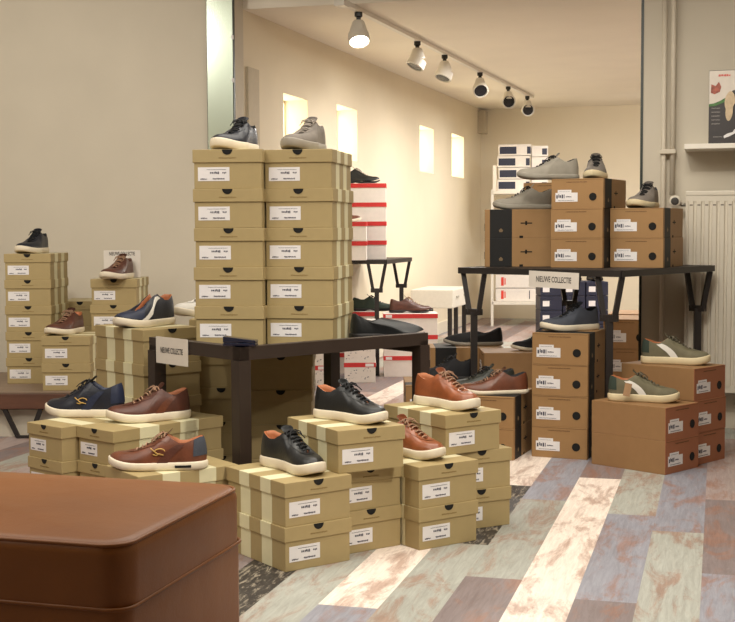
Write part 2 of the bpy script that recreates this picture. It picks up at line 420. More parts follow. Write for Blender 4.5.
for k in range(3):
    brown_box(1.20, 6.52, k*.15, -.27, 'large brown box beyond the opening edge, %s of three' % ('bottom', 'middle', 'top')[k], G, band=False, h=1.2)
    brown_box(1.30, 6.92, k*.15, -.27, 'brown box of the rear stack beyond the opening edge, %s one' % ('bottom', 'middle', 'top')[k], G, band=False, h=1.2)
# red-lidded white boxes
whitec = mat('white printed card', (224, 216, 208), .6, .03, 40); redc = mat('red lid card', (196, 44, 42), .55, .05, 30)
def redbox_meshes(w, l, h):
    bm = bmesh.new(); box_into(bm, 0, w, 0, l, 0, h-.004, bev=.0018); b_ = bm_mesh(bm)
    bm = bmesh.new(); box_into(bm, -.003, w+.003, -.003, l+.003, h-.028, h-.001, bev=.001); l_ = bm_mesh(bm)
    bm = bmesh.new(); box_into(bm, -.0025, w+.0025, -.0025, l+.0025, h-.001, h, bev=.0002); t_ = bm_mesh(bm)
    lb = bars([(w-.06, w-.01, h-.024, h-.006)], -.0042)
    bm = bmesh.new()
    for x in (-.0045, w+.0035): box_into(bm, x, x+.001, .012, .05, h-.024, h-.006)
    ls = bm_mesh(bm)
    rr = random.Random(4); rc = []
    for (cx, cz) in ((.05, .065), (.12, .03), (.13, .075), (.03, .03)):
        for q in range(9):
            x, z = cx+rr.uniform(-.022, .022), cz+rr.uniform(-.012, .012); s = rr.uniform(.001, .005); rc.append((x, x+s*1.6, z, z+s))
    return b_, l_, t_, lb, bars(rc, -.0008), ls
RM = {}
def red_box(x, y, z, a, label, group, w=.2, l=.33, h=.12, floral=False):
    key = (w, l, h)
    if key not in RM: RM[key] = redbox_meshes(w, l, h)
    b_, l_, t_, lb, fl_, ls = RM[key]
    t = empty('shoebox', (x, y, z), a, label, 'shoebox', group)
    child('body', b_, whitec, t); li = child('lid', l_, redc, t, 'red lid band'); child('lid_top', t_, whitec, li)
    child('size_label', lb, paper, li); child('size_label', ls, paper, li)
    if floral: child('floral_print', fl_, ink, t, 'dark floral print')
    return t
G = 'white shoeboxes with red lids in the far room'
for k in range(4):
    red_box(-.205, 8.34, .72+k*.12, R(-90)-.03, 'red-lidded white shoebox, %s on the black far table' % ordword(k, 4), G, h=.12)
for k in range(2):
    red_box(-.31, 8.10, .72+k*.12, R(-90)-.03, 'small red-lidded white shoebox, %s one before the far table stack' % ('upper' if k else 'lower'), G, w=.18, l=.31, h=.118)
for k in range(3):
    red_box(-.139, 7.60, k*.12, 0, 'floral red-lidded shoebox, %s of the right stack behind the dark table' % ordword(k, 3), G, w=.185, l=.3, floral=True)
    red_box(-.415, 7.45, k*.12, 0, 'floral red-lidded shoebox, %s of the stack left of the table leg' % ordword(k, 3), G, w=.185, l=.3, floral=True)
    red_box(.10, 8.10, k*.13, R(-90), 'red-lidded white shoebox, %s under the far brown dress shoe' % ordword(k, 3), G, w=.21, l=.33, h=.13)
    red_box(-.27, 8.30, k*.13, R(-90), 'red-lidded white shoebox, %s under the dark green shoe' % ordword(k, 3), G, w=.2, l=.33, h=.13)
# white / navy boxes
navy = mat('navy printed card', (30, 33, 56), .5, .05)
def plain_box(x, y, z, a, w, l, h, bodym, label, group, patches=(), name='shoebox', cat='shoebox'):
    t = empty(name, (x, y, z), a, label, cat, group)
    bm = bmesh.new(); box_into(bm, 0, w, 0, l, 0, h*.985, bev=.002); child('body', bm_mesh(bm), bodym, t)
    for nm, rc, m_ in patches: child(nm, bars(rc, -.0012, .001), m_, t)
    bm = bmesh.new(); box_into(bm, -.002, w+.002, -.002, l+.002, h*.78, h*.79); 
    child('lid_edge', bm_mesh(bm), paper if bodym is not navy else navy, t)
    return t
G = 'white shoeboxes with navy print on the far rack'
SZ = 1.262
for k in range(4):
    plain_box(1.215+.01*(k % 2), 12.0, SZ+k*.108, -.1, .30, .2, .105, whitec, 'white shoebox with big navy panel, %s on the far rack' % ordword(k, 4), G,
              [('navy_panel', [(.01, .165, .015, .082)], navy), ('navy_panel', [(.262, .297, .015, .082)], navy)])
for k in range(4):
    plain_box(1.53, 11.98, SZ+k*.104, -.1, .15, .2, .101, whitec, 'small white shoebox with navy mark, %s on the far rack' % ordword(k, 4), G,
              [('navy_panel', [(.095, .14, .018, .075)], navy)])
G = 'white shoeboxes with red print on the far rack'
redp = mat('red print', (214, 60, 44), .5, .05)
for k in range(2):
    plain_box(1.20, 12.0, .232+k*.125, -.1, .40, .2, .12, whitec, 'white shoebox with red print, %s on the low rack shelf' % ('upper' if k else 'lower'), G,
              [('red_print', [(.05, .075, .02, .10), (.082, .092, .03, .09)], redp), ('navy_panel', [(.31, .318, .02, .1)], navy)])
G = 'navy shoeboxes on the far room floor'
for c in range(3):
    for k in range(4):
        plain_box(1.43+.19*c, 10.6, k*.118, 0, .18, .3, .115, navy, 'navy shoebox with white label, %s of the %s navy stack' % (ordword(k, 4), ('left', 'middle', 'right')[c]), G,
                  [('price_label', [(.02, .075, .03, .075)], paper)])
plain_box(1.175, 12.03, 1.262, -.1, .035, .2, .24, whitec, 'thin white upright box at left end of the far rack', None)
# far rack
rk = mat('white rack metal', (222, 216, 204), .4, .03)
t = empty('storage_rack', (1.15, 11.95, 0), -.1, 'white metal rack holding white boxes at the far wall', 'rack')
for z in (.20, .72, 1.23):
    bm = bmesh.new(); box_into(bm, 0, .62, 0, .42, z, z+.03, bev=.003); child('shelf', bm_mesh(bm), rk, t)
for x in (0, .595):
    for y in (0, .395):
        bm = bmesh.new(); box_into(bm, x, x+.025, y, y+.025, 0, 1.27); child('post', bm_mesh(bm), rk, t)
# ================================================================ tables
blk = mat('black painted steel', (34, 28, 26), .5, .08, 20, metal=.0, spec=.5)
brn = mat('dark brown steel', (48, 36, 30), .45, .08, 20, spec=.5)
topm = mat('dark table board', (40, 32, 28), .55, .1, 10, stretch=(8, 1, 1))
def vtable(N0, yaw, s, t_, z, label, leg_in=.0):
    """table with four V-shaped flat-bar legs; N0 near corner, left edge direction yaw-dependent"""
    a1 = Vector((-math.cos(yaw), math.sin(yaw), 0)); b1 = Vector((math.sin(yaw), math.cos(yaw), 0))
    t = empty('display_table', (N0[0], N0[1], 0), 0, label, 'table')
    bm = bmesh.new(); q = [Vector((0, 0, 0)), a1*s, a1*s+b1*t_, b1*t_]
    for z0, z1, ins in ((z-.022, z, 0),):
        lo = [bm.verts.new(p+Vector((0, 0, z0))) for p in q]; hi = [bm.verts.new(p+Vector((0, 0, z1))) for p in q]
        bm.faces.new(lo[::-1]); bm.faces.new(hi)
        for i in range(4): j = (i+1) % 4; bm.faces.new((lo[i], lo[j], hi[j], hi[i]))
    child('tabletop', bm_mesh(bm), topm, t)
    bm = bmesh.new()
    for i in range(4):
        p, r = q[i], q[(i+1) % 4]; bar_into(bm, p+Vector((0, 0, z-.0120)), r+Vector((0, 0, z-.0120)), .012, .026)
    child('edge_frame', bm_mesh(bm), blk, t)
    zz = z-.024
    for base, d in ((q[0], a1), (q[1], -a1), (q[2], -a1), (q[3], a1)):
        o = base+b1*(.02 if base.dot(b1) < .1 else -.02)
        bm = bmesh.new(); up = Vector((0, 0, 1))
        p0, p1 = o+d*.008+up*zz, o+d*.118+up*zz; p2, p3 = o+d*.088+up*(zz-.165), o+d*.040+up*(zz-.165)
        bar_into(bm, p0, p3, .02, .026); bar_into(bm, p1, p2, .02, .026); bar_into(bm, p3-d*.012, p2+d*.012, .026, .026)
        bar_into(bm, o+d*.064+up*(zz-.165), o+d*.064, .028, .028)
        child('leg', bm_mesh(bm), blk, t)
    return t
vtable((.99, 5.0), .70, .78, .82, T2Z, 'black metal table with V-shaped legs stacked with brown boxes')
vtable((.115, 7.93), .26, .8, .7, .72, 'black metal table with V-shaped legs in the far room')
# square-tube front table
yaw = R(41); near = Vector((-.377, 3.80, 0)); rd = Vector((math.cos(yaw), math.sin(yaw), 0)); ld = Vector((-math.sin(yaw), math.cos(yaw), 0))
t = empty('display_table', near, 0, 'dark brown square-tube table under the tall box tower', 'table')
SL, SR = .47, .735
q = [Vector((0, 0, 0)), rd*SR, rd*SR+ld*SL, ld*SL]
bm = bmesh.new()
inset = .01
qq = [rd*inset+ld*inset, rd*(SR-inset)+ld*inset, rd*(SR-inset)+ld*(SL-inset), rd*inset+ld*(SL-inset)]
lo = [bm.verts.new(p+Vector((0, 0, TZ-.012))) for p in qq]; hi = [bm.verts.new(p+Vector((0, 0, TZ))) for p in qq]
bm.faces.new(lo[::-1]); bm.faces.new(hi)
for i in range(4): j = (i+1) % 4; bm.faces.new((lo[i], lo[j], hi[j], hi[i]))
child('tabletop', bm_mesh(bm), topm, t)
for i in range(4):
    a, b_ = q[i], q[(i+1) % 4]; dd = (b_-a).normalized(); bm = bmesh.new()
    hgt = .040
    zt = .566 if i in (0, 3) else TZ+.001
    bar_into(bm, a-dd*.0175+Vector((0, 0, zt-hgt/2)), b_+dd*.0175+Vector((0, 0, zt-hgt/2)), .035, hgt)
    child('rail', bm_mesh(bm), brn, t)
for p in q:
    bm = bmesh.new(); bar_into(bm, p+Vector((0, 0, .525)), p, .042, .042)
    bmesh.ops.rotate(bm, cent=p, matrix=Matrix.Rotation(yaw, 3, 'Z'), verts=bm.verts)
    child('leg', bm_mesh(bm), brn, t)
# wooden bench
wood = mat('dark stained bench wood', (96, 62, 46), .55, .25, 4, bump=.3, bscale=30, stretch=(1, 14, 6))
wood2 = mat('worn bench top', (128, 108, 90), .5, .15, 4, stretch=(1, 14, 6))
t = empty('bench', (-2.3, 5.6, 0), 0, 'low dark wooden bench with black metal legs against the left wall', 'bench')
child('seat_board', boxmesh(-.6, 1.27, 0, .80, .13, BZ-.008, bev=.004), wood, t)
child('seat_surface', boxmesh(-.598, 1.268, .002, .798, BZ-.008, BZ, bev=.002), wood2, t, 'worn greyish top surface')
for x in (-.45, .79):
    for y in (.012, .70):
        bm = bmesh.new(); bar_into(bm, (x-.09, y, .13), (x-.032, y, .006), .012, .02); bar_into(bm, (x+.07, y, .13), (x+.022, y, .006), .012, .02)
        bar_into(bm, (x-.038, y, .006), (x+.028, y, .006), .02, .012); child('leg', bm_mesh(bm), blk, t)
# white low cabinet on black legs
t = empty('low_cabinet', rm(-2.26, 9.5), ROT, 'low white cabinet on black legs along the far left wall', 'cabinet')
child('body', boxmesh(0, .33, 0, .62, .31, .45, bev=.008), rk, t)
hm = mat('grey recessed pull', (170, 164, 152), .5)
for y in (.12, .42): child('handle', boxmesh(.325, .338, y, y+.09, .385, .40, bev=.003), hm, t)
for x in (.03, .30):
    for y in (.03, .26, .59):
        bm = bmesh.new(); bar_into(bm, (x, y, .31), (x, y, 0), .03, .03); child('leg', bm_mesh(bm), blk, t)
# ================================================================ ottoman
def leather():
    m, N, K, b = nt('brown ottoman leather')
    tc = N.new('ShaderNodeTexCoord'); no = N.new('ShaderNodeTexNoise'); no.inputs['Scale'].default_value = 3; no.inputs['Detail'].default_value = 6
    K.new(tc.outputs['Object'], no.inputs['Vector'])
    r = N.new('ShaderNodeValToRGB'); r.color_ramp.elements[0].position = .3; r.color_ramp.elements[1].position = .75
    r.color_ramp.elements[0].color = L((120, 70, 28)); r.color_ramp.elements[1].color = L((144, 88, 38)); K.new(no.outputs[0], r.inputs[0]); K.new(r.outputs[0], b.inputs['Base Color'])
    v = N.new('ShaderNodeTexVoronoi'); v.inputs['Scale'].default_value = 260; K.new(tc.outputs['Object'], v.inputs['Vector'])
    n2 = N.new('ShaderNodeTexNoise'); n2.inputs['Scale'].default_value = 9; n2.inputs['Detail'].default_value = 5; K.new(tc.outputs['Object'], n2.inputs['Vector'])
    b1_ = N.new('ShaderNodeBump'); b1_.inputs['Strength'].default_value = .12; b1_.inputs['Distance'].default_value = .001; K.new(v.outputs['Distance'], b1_.inputs['Height'])
    b2_ = N.new('ShaderNodeBump'); b2_.inputs['Strength'].default_value = .35; b2_.inputs['Distance'].default_value = .006; K.new(n2.outputs[0], b2_.inputs['Height'])
    K.new(b1_.outputs[0], b2_.inputs['Normal']); K.new(b2_.outputs[0], b.inputs['Normal'])
    b.inputs['Roughness'].default_value = .40; b.inputs['Specular IOR Level'].default_value = .38; return m
lea = leather()
oy = -.288
t = empty('ottoman', (-.385, 1.992, 0), oy, 'large brown leather ottoman in the lower left foreground', 'ottoman')
def cushion(x0, x1, y0, y1, z0, z1, rr, rt, crown, nx=36, ny=24):
    """rounded block: superellipse corners in plan, rolled top edge, crowned top"""
    bm = bmesh.new(); cx, cy, hx, hy = (x0+x1)/2, (y0+y1)/2, (x1-x0)/2, (y1-y0)/2
    prof = [(0, z0), (0, z0+.004)] + [(0, z0+(z1-rt-z0)*k/4) for k in (1, 2, 3, 4)] + [(rt*(1-math.cos(a)), z1-rt+rt*math.sin(a)) for a in [math.pi/2*k/5 for k in range(1, 6)]]
    def ring(ins, z, f=1.0):
        out = []; r = max(rr-ins*.4, .004); ax, ay = (hx-ins)*f, (hy-ins)*f; r *= f
        for (sx, sy, a0) in ((1, 1, 0), (-1, 1, 90), (-1, -1, 180), (1, -1, 270)):
            for k in range(7):
                a = R(a0+90*k/6); out.append(bm.verts.new((cx+sx*(ax-r)+r*math.cos(a), cy+sy*(ay-r)+r*math.sin(a), z)))
        return out
    rings = [ring(i, z) for i, z in prof]
    for k in range(1, 9):
        f = 1-k/9; rings.append(ring(rt, z1+crown*(1-f*f), f))
    for a, b_ in zip(rings, rings[1:]):
        n = len(a)
        for i in range(n): bm.faces.new((a[i], a[(i+1) % n], b_[(i+1) % n], b_[i]))
    bm.faces.new(rings[-1]); bm.faces.new(rings[0][::-1]); return bm_mesh(bm, True)
child('base', cushion(-1.25, 0, 0, .50, .03, .312, .035, .004, 0), lea, t)
child('cushion', cushion(-1.252, .002, -.002, .502, .312, .421, .05, .022, .024), lea, t)
def rounded_loop(x0, x1, y0, y1, r, z):
    out = []
    for (cx, cy, a0) in ((x1-r, y1-r, 0), (x0+r, y1-r, 90), (x0+r, y0+r, 180), (x1-r, y0+r, 270)):
        for k in range(7): a = R(a0+15*k); out.append((cx+r*math.cos(a), cy+r*math.sin(a), z))
    return out+[out[0]]
for z, ins in ((.3125, -.002), (.4140, .0035)):
    bm = bmesh.new(); tube_into(bm, rounded_loop(-1.25+ins, -ins, ins, .5-ins, .036 if z < .4 else .044, z), .0035, 6, False); me = bm_mesh(bm, True); child('piping', me, lea, t)
foot = mat('dark ottoman foot', (30, 22, 18), .6)
for x in (-1.17, -.08):
    for y in (.08, .42): child('foot', boxmesh(x-.03, x+.03, y-.03, y+.03, 0, .03), foot, t)
# ================================================================ wall fittings
metalw = mat('off-white radiator paint', (214, 206, 190), .4, .02)
def wallpt(px, off=0.0):
    k = (px-367.5)/F; d = (NW-off)/(NX[0]*k+NX[1]); return k*d*MX[0]+d*MX[1]
# radiator
mr = wallpt(686, .12); zr0, zr1 = .175, 1.075
t = empty('radiator', rm(mr, NW-.13, 0), ROT, 'tall white panel radiator on the right wall', 'radiator')
child('back_panel', boxmesh(0, 1.0, .075, .09, zr0, zr1, bev=.004), metalw, t)
bm = bmesh.new(); nrib = 30; prof = []
W = 1.0
for i in range(nrib):
    x = W*i/nrib; s = W/nrib; prof += [(x, .008), (x+.22*s, .008), (x+.36*s, 0), (x+.86*s, 0)]
prof.append((W, .008))
lo = [bm.verts.new((x, y, zr0+.03)) for x, y in prof]; hi = [bm.verts.new((x, y, zr1-.045)) for x, y in prof]
for i in range(len(prof)-1): bm.faces.new((lo[i], lo[i+1], hi[i+1], hi[i]))
box_into(bm, 0, W, .004, .03, zr1-.05, zr1-.02, bev=.004); box_into(bm, 0, W, .004, .03, zr0, zr0+.035, bev=.004)
child('front_panel', bm_mesh(bm), metalw, t)
child('top_grille', boxmesh(-.004, W+.004, 0.0, .092, zr1-.022, zr1, bev=.005), metalw, t)
child('side_panel', boxmesh(-.004, .004, .004, .088, zr0, zr1-.01, bev=.002), metalw, t)
bm = bmesh.new()
for i in range(nrib): box_into(bm, W*(i+.42)/nrib, W*(i+.82)/nrib, -.0006, .006, zr1-.066, zr1-.060)
child('vent_slots', bm_mesh(bm), mat('vent shadow grey', (120, 112, 100), .7), t)
bm = bmesh.new(); M0 = Matrix.Translation((-.05, .03, zr1-.045)) @ Matrix.Rotation(R(90), 4, 'X')
lathe_into(bm, [(.012, -.03), (.024, -.022), (.027, .0), (.027, .03), (.022, .036)], 20, M0); child('thermostat_knob', bm_mesh(bm, True), metalw, t, 'white thermostat knob')
bm = bmesh.new(); lathe_into(bm, [(.010, .0), (.0175, .002), (.0175, .003), (.01, .004)], 16, Matrix.Translation((-.05, -.006, zr1-.045)) @ Matrix.Rotation(R(90), 4, 'X')); child('thermostat_dial', bm_mesh(bm), mat('dark dial', (52, 46, 40), .5), t, 'dark dial ring')
bm = bmesh.new(); tube_into(bm, [(-.05, .05, zr1-.045), (-.02, .05, zr1-.06), (.004, .05, zr1-.06)], .009); child('valve_pipe', bm_mesh(bm, True), mat('chrome valve', (170, 165, 155), .3, metal=.6), t)
for x in (.1, .9):
    bm = bmesh.new(); box_into(bm, x, x+.02, .088, .13, .3, .95); child('wall_bracket', bm_mesh(bm), metalw, t)
# pipes
pipem = mat('painted pipe', (206, 196, 178), .55, .02)
for i, (px, z0) in enumerate(((662.5, 0), (671.5, 1.06))):
    mm = wallpt(px, .04); bm = bmesh.new(); tube_into(bm, [(0, 0, z0), (0, 0, HN)], .0115, 14)
    me = bm_mesh(bm, True); o = link('heating_pipe', me, pipem, None, rm(mm, NW-.04)); 
    o['label'] = ('left of two cream vertical heating pipes beside the opening', 'right of two cream vertical heating pipes, ending at the radiator valve')[i]; o['category'] = 'pipe'; o['group'] = 'vertical heating pipes on the right wall'
ma, mb_ = wallpt(659, .03), wallpt(675, .03)
o = link('pipe_clamp', rbox(ma, mb_, NW-.065, NW-.0, 1.245, 1.265, bev=.003), pipem); o['label'] = 'cream clamp bracket joining the two heating pipes'; o['category'] = 'clamp'
# shelf
ms = wallpt(683, .22)
t = empty('wall_shelf', rm(ms, NW, 1.255), ROT, 'white wall shelf above the radiator holding an insole box', 'shelf')
child('board', boxmesh(0, .95, -.22, 0, 0, .022, bev=.002), mat('white shelf laminate', (232, 226, 214), .4, .02), t)
child('bracket', boxmesh(.26, .30, -.19, 0, -.13, 0, bev=.003), mat('shelf bracket paint', (206, 196, 176), .5, .02), t)
# insole box on the shelf
mp_ = wallpt(707, .15)
t = empty('insole_box', rm(mp_, NW-.15, 1.277), ROT, 'upright black and white insole box on the white shelf', 'box')
bw, bh = .135, .322
child('carton', boxmesh(0, bw, 0, .045, 0, bh, bev=.0015), mat('charcoal carton', (50, 44, 44), .45, .05), t)
def flat(pts, y=-.001, d=.0008):
    bm = bmesh.new(); a = [bm.verts.new((x, y, z)) for x, z in pts]; b_ = [bm.verts.new((x, y+d, z)) for x, z in pts]
    bm.faces.new(a); bm.faces.new(b_[::-1])
    for i in range(len(a)): j = (i+1) % len(a); bm.faces.new((a[i], a[j], b_[j], b_[i]))
    return bm_mesh(bm)
pn = child('white_panel', flat([(0.001, .175), (.02, .178), (.05, .19), (.075, .205), (.10, .232), (bw-.001, .24), (bw-.001, bh-.002), (.001, bh-.002)], -.0012), mat('poster white', (216, 206, 194), .4, .03), t)
child('green_swoosh', flat([(.001, .165), (.03, .168), (.07, .185), (.085, .21), (.06, .195), (.03, .18), (.001, .176)], -.0022), mat('green swoosh', (74, 120, 60), .5), t)
child('logo', bars(scribble(.040, .09, bh-.028, bh-.018, 31, .005), -.0024), redp, t, 'red illegible brand word')
def foot_shape(cx, cz, s, rot):
    pts = []
    for k in range(28):
        a = 2*math.pi*k/28; yy = math.sin(a); xx = math.cos(a)*(.36 if yy > 0 else .27)*(1-.18*math.exp(-((yy+.1)/.35)**2))
        x, z = xx*s, yy*s*.95; pts.append((cx+x*math.cos(rot)-z*math.sin(rot), cz+x*math.sin(rot)+z*math.cos(rot)))
    return flat(pts, -.0034)
child('insole_picture', foot_shape(.088, .165, .068, R(-4)), mat('insole beige', (204, 182, 150), .6, .12, 60), t, 'beige insole picture')
child('photo_print', flat([(.008, .225), (.024, .218), (.046, .228), (.052, .250), (.042, .272), (.028, .254), (.010, .262)], -.0024), mat('photo print', (164, 84, 64), .5, .4, 60), t, 'reddish photo print')
child('text_lines', bars(sum([scribble(.012, .048, .155-.017*k, .160-.017*k, 40+k, .003) for k in range(5)], [])+scribble(.02, .06, .03, .035, 50, .003), -.0014), mat('pale text', (150, 144, 140), .6), t)
child('skeleton_foot_print', flat([(.066, .026), (.09, .034), (.116, .048), (.112, .066), (.102, .052), (.08, .046), (.064, .036)], -.0016), paper, t)
# narrow mirror between the wall and the opening
m1, m2 = wallpt(209, .03), wallpt(235.5, .03)
mir, N, K, b = nt('green tinted mirror'); b.inputs['Base Color'].default_value = L((214, 226, 210)); b.inputs['Metallic'].default_value = 1; b.inputs['Roughness'].default_value = .22
t = empty('wall_mirror', rm(m1, NW, .02), ROT, 'tall narrow greenish mirror at the left edge of the opening', 'mirror')
wd = m2-m1
child('backing', boxmesh(0, wd, -.022, 0, 0, 2.24, bev=.001), mat('dark green metal', (38, 46, 40)), t)
child('glass', boxmesh(.004, wd-.003, -.026, -.0222, .004, 2.236), mir, t)
for z in (.1, 1.62, 1.83): child('clip', boxmesh(wd-.008, wd+.002, -.03, -.02, z, z+.02, bev=.001), paper, t)
# ================================================================ track lighting of the far room
p0, p1 = None, None
def onceil(px, py):
    d = ray(px, py)
    # iterate for the gently rising ceiling
    z = 2.05
    for _ in range(20):
        t_ = (z-.02-H)/d[2]; x, y = d[0]*t_, d[1]*t_; n_ = x*NX[0]+y*NX[1]; z = czf(n_)
    return Vector((x, y, z-.0))
a, b_ = onceil(341, 3), onceil(532, 98)
t = empty('light_track', a, 0, 'long thin white ceiling track carrying the spotlights', 'light track')
bm = bmesh.new(); bar_into(bm, (0, 0, -.012), b_-a+Vector((0, 0, -.012)), .032, .022); child('rail', bm_mesh(bm), rk, t)
bm = bmesh.new(); bar_into(bm, Vector((0, 0, -.02))-(b_-a).normalized()*.03, Vector((0, 0, -.02))+(b_-a).normalized()*.06, .05, .032); child('feed_box', bm_mesh(bm), rk, t)
spotw = mat('white spotlight housing', (214, 208, 196), .4, .02)
lampe = emis('lit lamp face', (255, 240, 214), 14)
lampd = mat('dark lamp face', (24, 24, 26), .25, .05)
names = ['lit white spotlight nearest the camera on the ceiling track', 'second white spotlight from the near end of the ceiling track', 'third white spotlight from the near end of the ceiling track',
         'fourth white spotlight from the near end of the track, dark face', 'fifth white spotlight from the near end, dark round face', 'farthest white spotlight on the ceiling track']
def fixture(pos, aim, label, lit, sc=1.0):
    t = empty('track_spotlight', pos, 0, label, 'spotlight', 'track spotlights in the far room')
    bm = bmesh.new(); lathe_into(bm, [(.02*sc, 0), (.02*sc, -.022*sc), (.012*sc, -.028*sc), (.012*sc, -.045*sc)], 16); child('adapter', bm_mesh(bm), lampd, t, 'dark track adapter')
    bm = bmesh.new(); lathe_into(bm, [(.022*sc, -.040*sc), (.030*sc, -.048*sc), (.046*sc, -.095*sc), (.046*sc, -.102*sc)], 22); child('housing', bm_mesh(bm), spotw, t)
    ax = Vector(aim).normalized(); q = Vector((0, 0, -1)).rotation_difference(ax).to_matrix().to_4x4()
    Mx = Matrix.Translation((0, 0, -.118*sc)) @ q
    bm = bmesh.new(); lathe_into(bm, [(.030*sc, .022*sc), (.052*sc, .012*sc), (.056*sc, -.035*sc), (.050*sc, -.038*sc), (.049*sc, -.030*sc), (.040*sc, -.026*sc)], 24, Mx); hd = child('head', bm_mesh(bm), spotw, t)
    bm = bmesh.new(); lathe_into(bm, [(.046*sc, -.028*sc), (.044*sc, -.033*sc), (.02*sc, -.035*sc)], 22, Mx); child('lens', bm_mesh(bm), lampe if lit else lampd, hd, 'glowing lens' if lit else 'dark lens')
    return t
AB = b_-a
for i, px in enumerate((360, 418, 445, 480, 508, 527)):
    k = (px-367.5)/F
    # point on the rail that projects to this column
    tt = (a.x-k*a.y)/(k*AB.y-AB.x); p = a+AB*tt; p.z -= .022
    aim = ((.12, -.55, -1), (-.5, -.2, -1), (-.4, -.3, -1), (.1, -.9, -.6), (.1, -1.0, -.25), (.1, -1.0, -.22))[i]
    fixture(p, aim, names[i], i == 0)
# ================================================================ signs
signw = mat('sign card white', (214, 206, 196), .5, .02); sink = mat('sign ink', (52, 48, 46), .6)
def sign(loc, rz, rx, ry, w, h, label, up=0.0, txt=1.0):
    t = empty('price_sign', loc, rz, label, 'sign', 'new collection signs'); t.rotation_euler = (rx, ry, rz)
    child('card', boxmesh(-w/2, w/2, 0, .0015, -h/2, h/2), signw, t)
    me = text_mesh('NIEUWE COLLECTIE', .019*txt)
    mw = max(v.co.x for v in me.vertices)-min(v.co.x for v in me.vertices)
    s = .70*w/mw
    for v in me.vertices: v.co = Vector((v.co.x*s, -.0006+v.co.z*.5, v.co.y*s*1.8+up))
    child('lettering', me, sink, t, 'dark block capitals'); return t
def onedge(px, py, z):   # helper: where a pixel meets a horizontal level
    x, y = gp(px, py, z); return x, y
# on the left rail of the front table
k = .36
pp = near+ld*.345
sign((pp.x-.0225*rd.x-.0, pp.y-.0225*rd.y, .530), yaw-R(90)+R(180) if False else math.atan2(-ld.y, -ld.x), 0, 0, .185, .085, 'small white sign reading NIEUWE COLLECTIE on the dark front table rail')
# sign on the right table: hangs on its left front edge
a1 = Vector((-math.cos(.70), math.sin(.70), 0)); b1v = Vector((math.sin(.70), math.cos(.70), 0))
pp = Vector((.99, 5.0, 0))+a1*.30-b1v*.014
sign((pp.x, pp.y, T2Z-.042), math.atan2(-a1.y, -a1.x), 0, R(1.5), .235, .066, 'white sign reading NIEUWE COLLECTIE on the right black table edge')
t = sign((-1.17, 6.13, BZ+.48+.066), 0, 0, 0, .175, .13, 'pale sign reading NIEUWE COLLECTIE standing behind the brown shoe at left', up=.048)
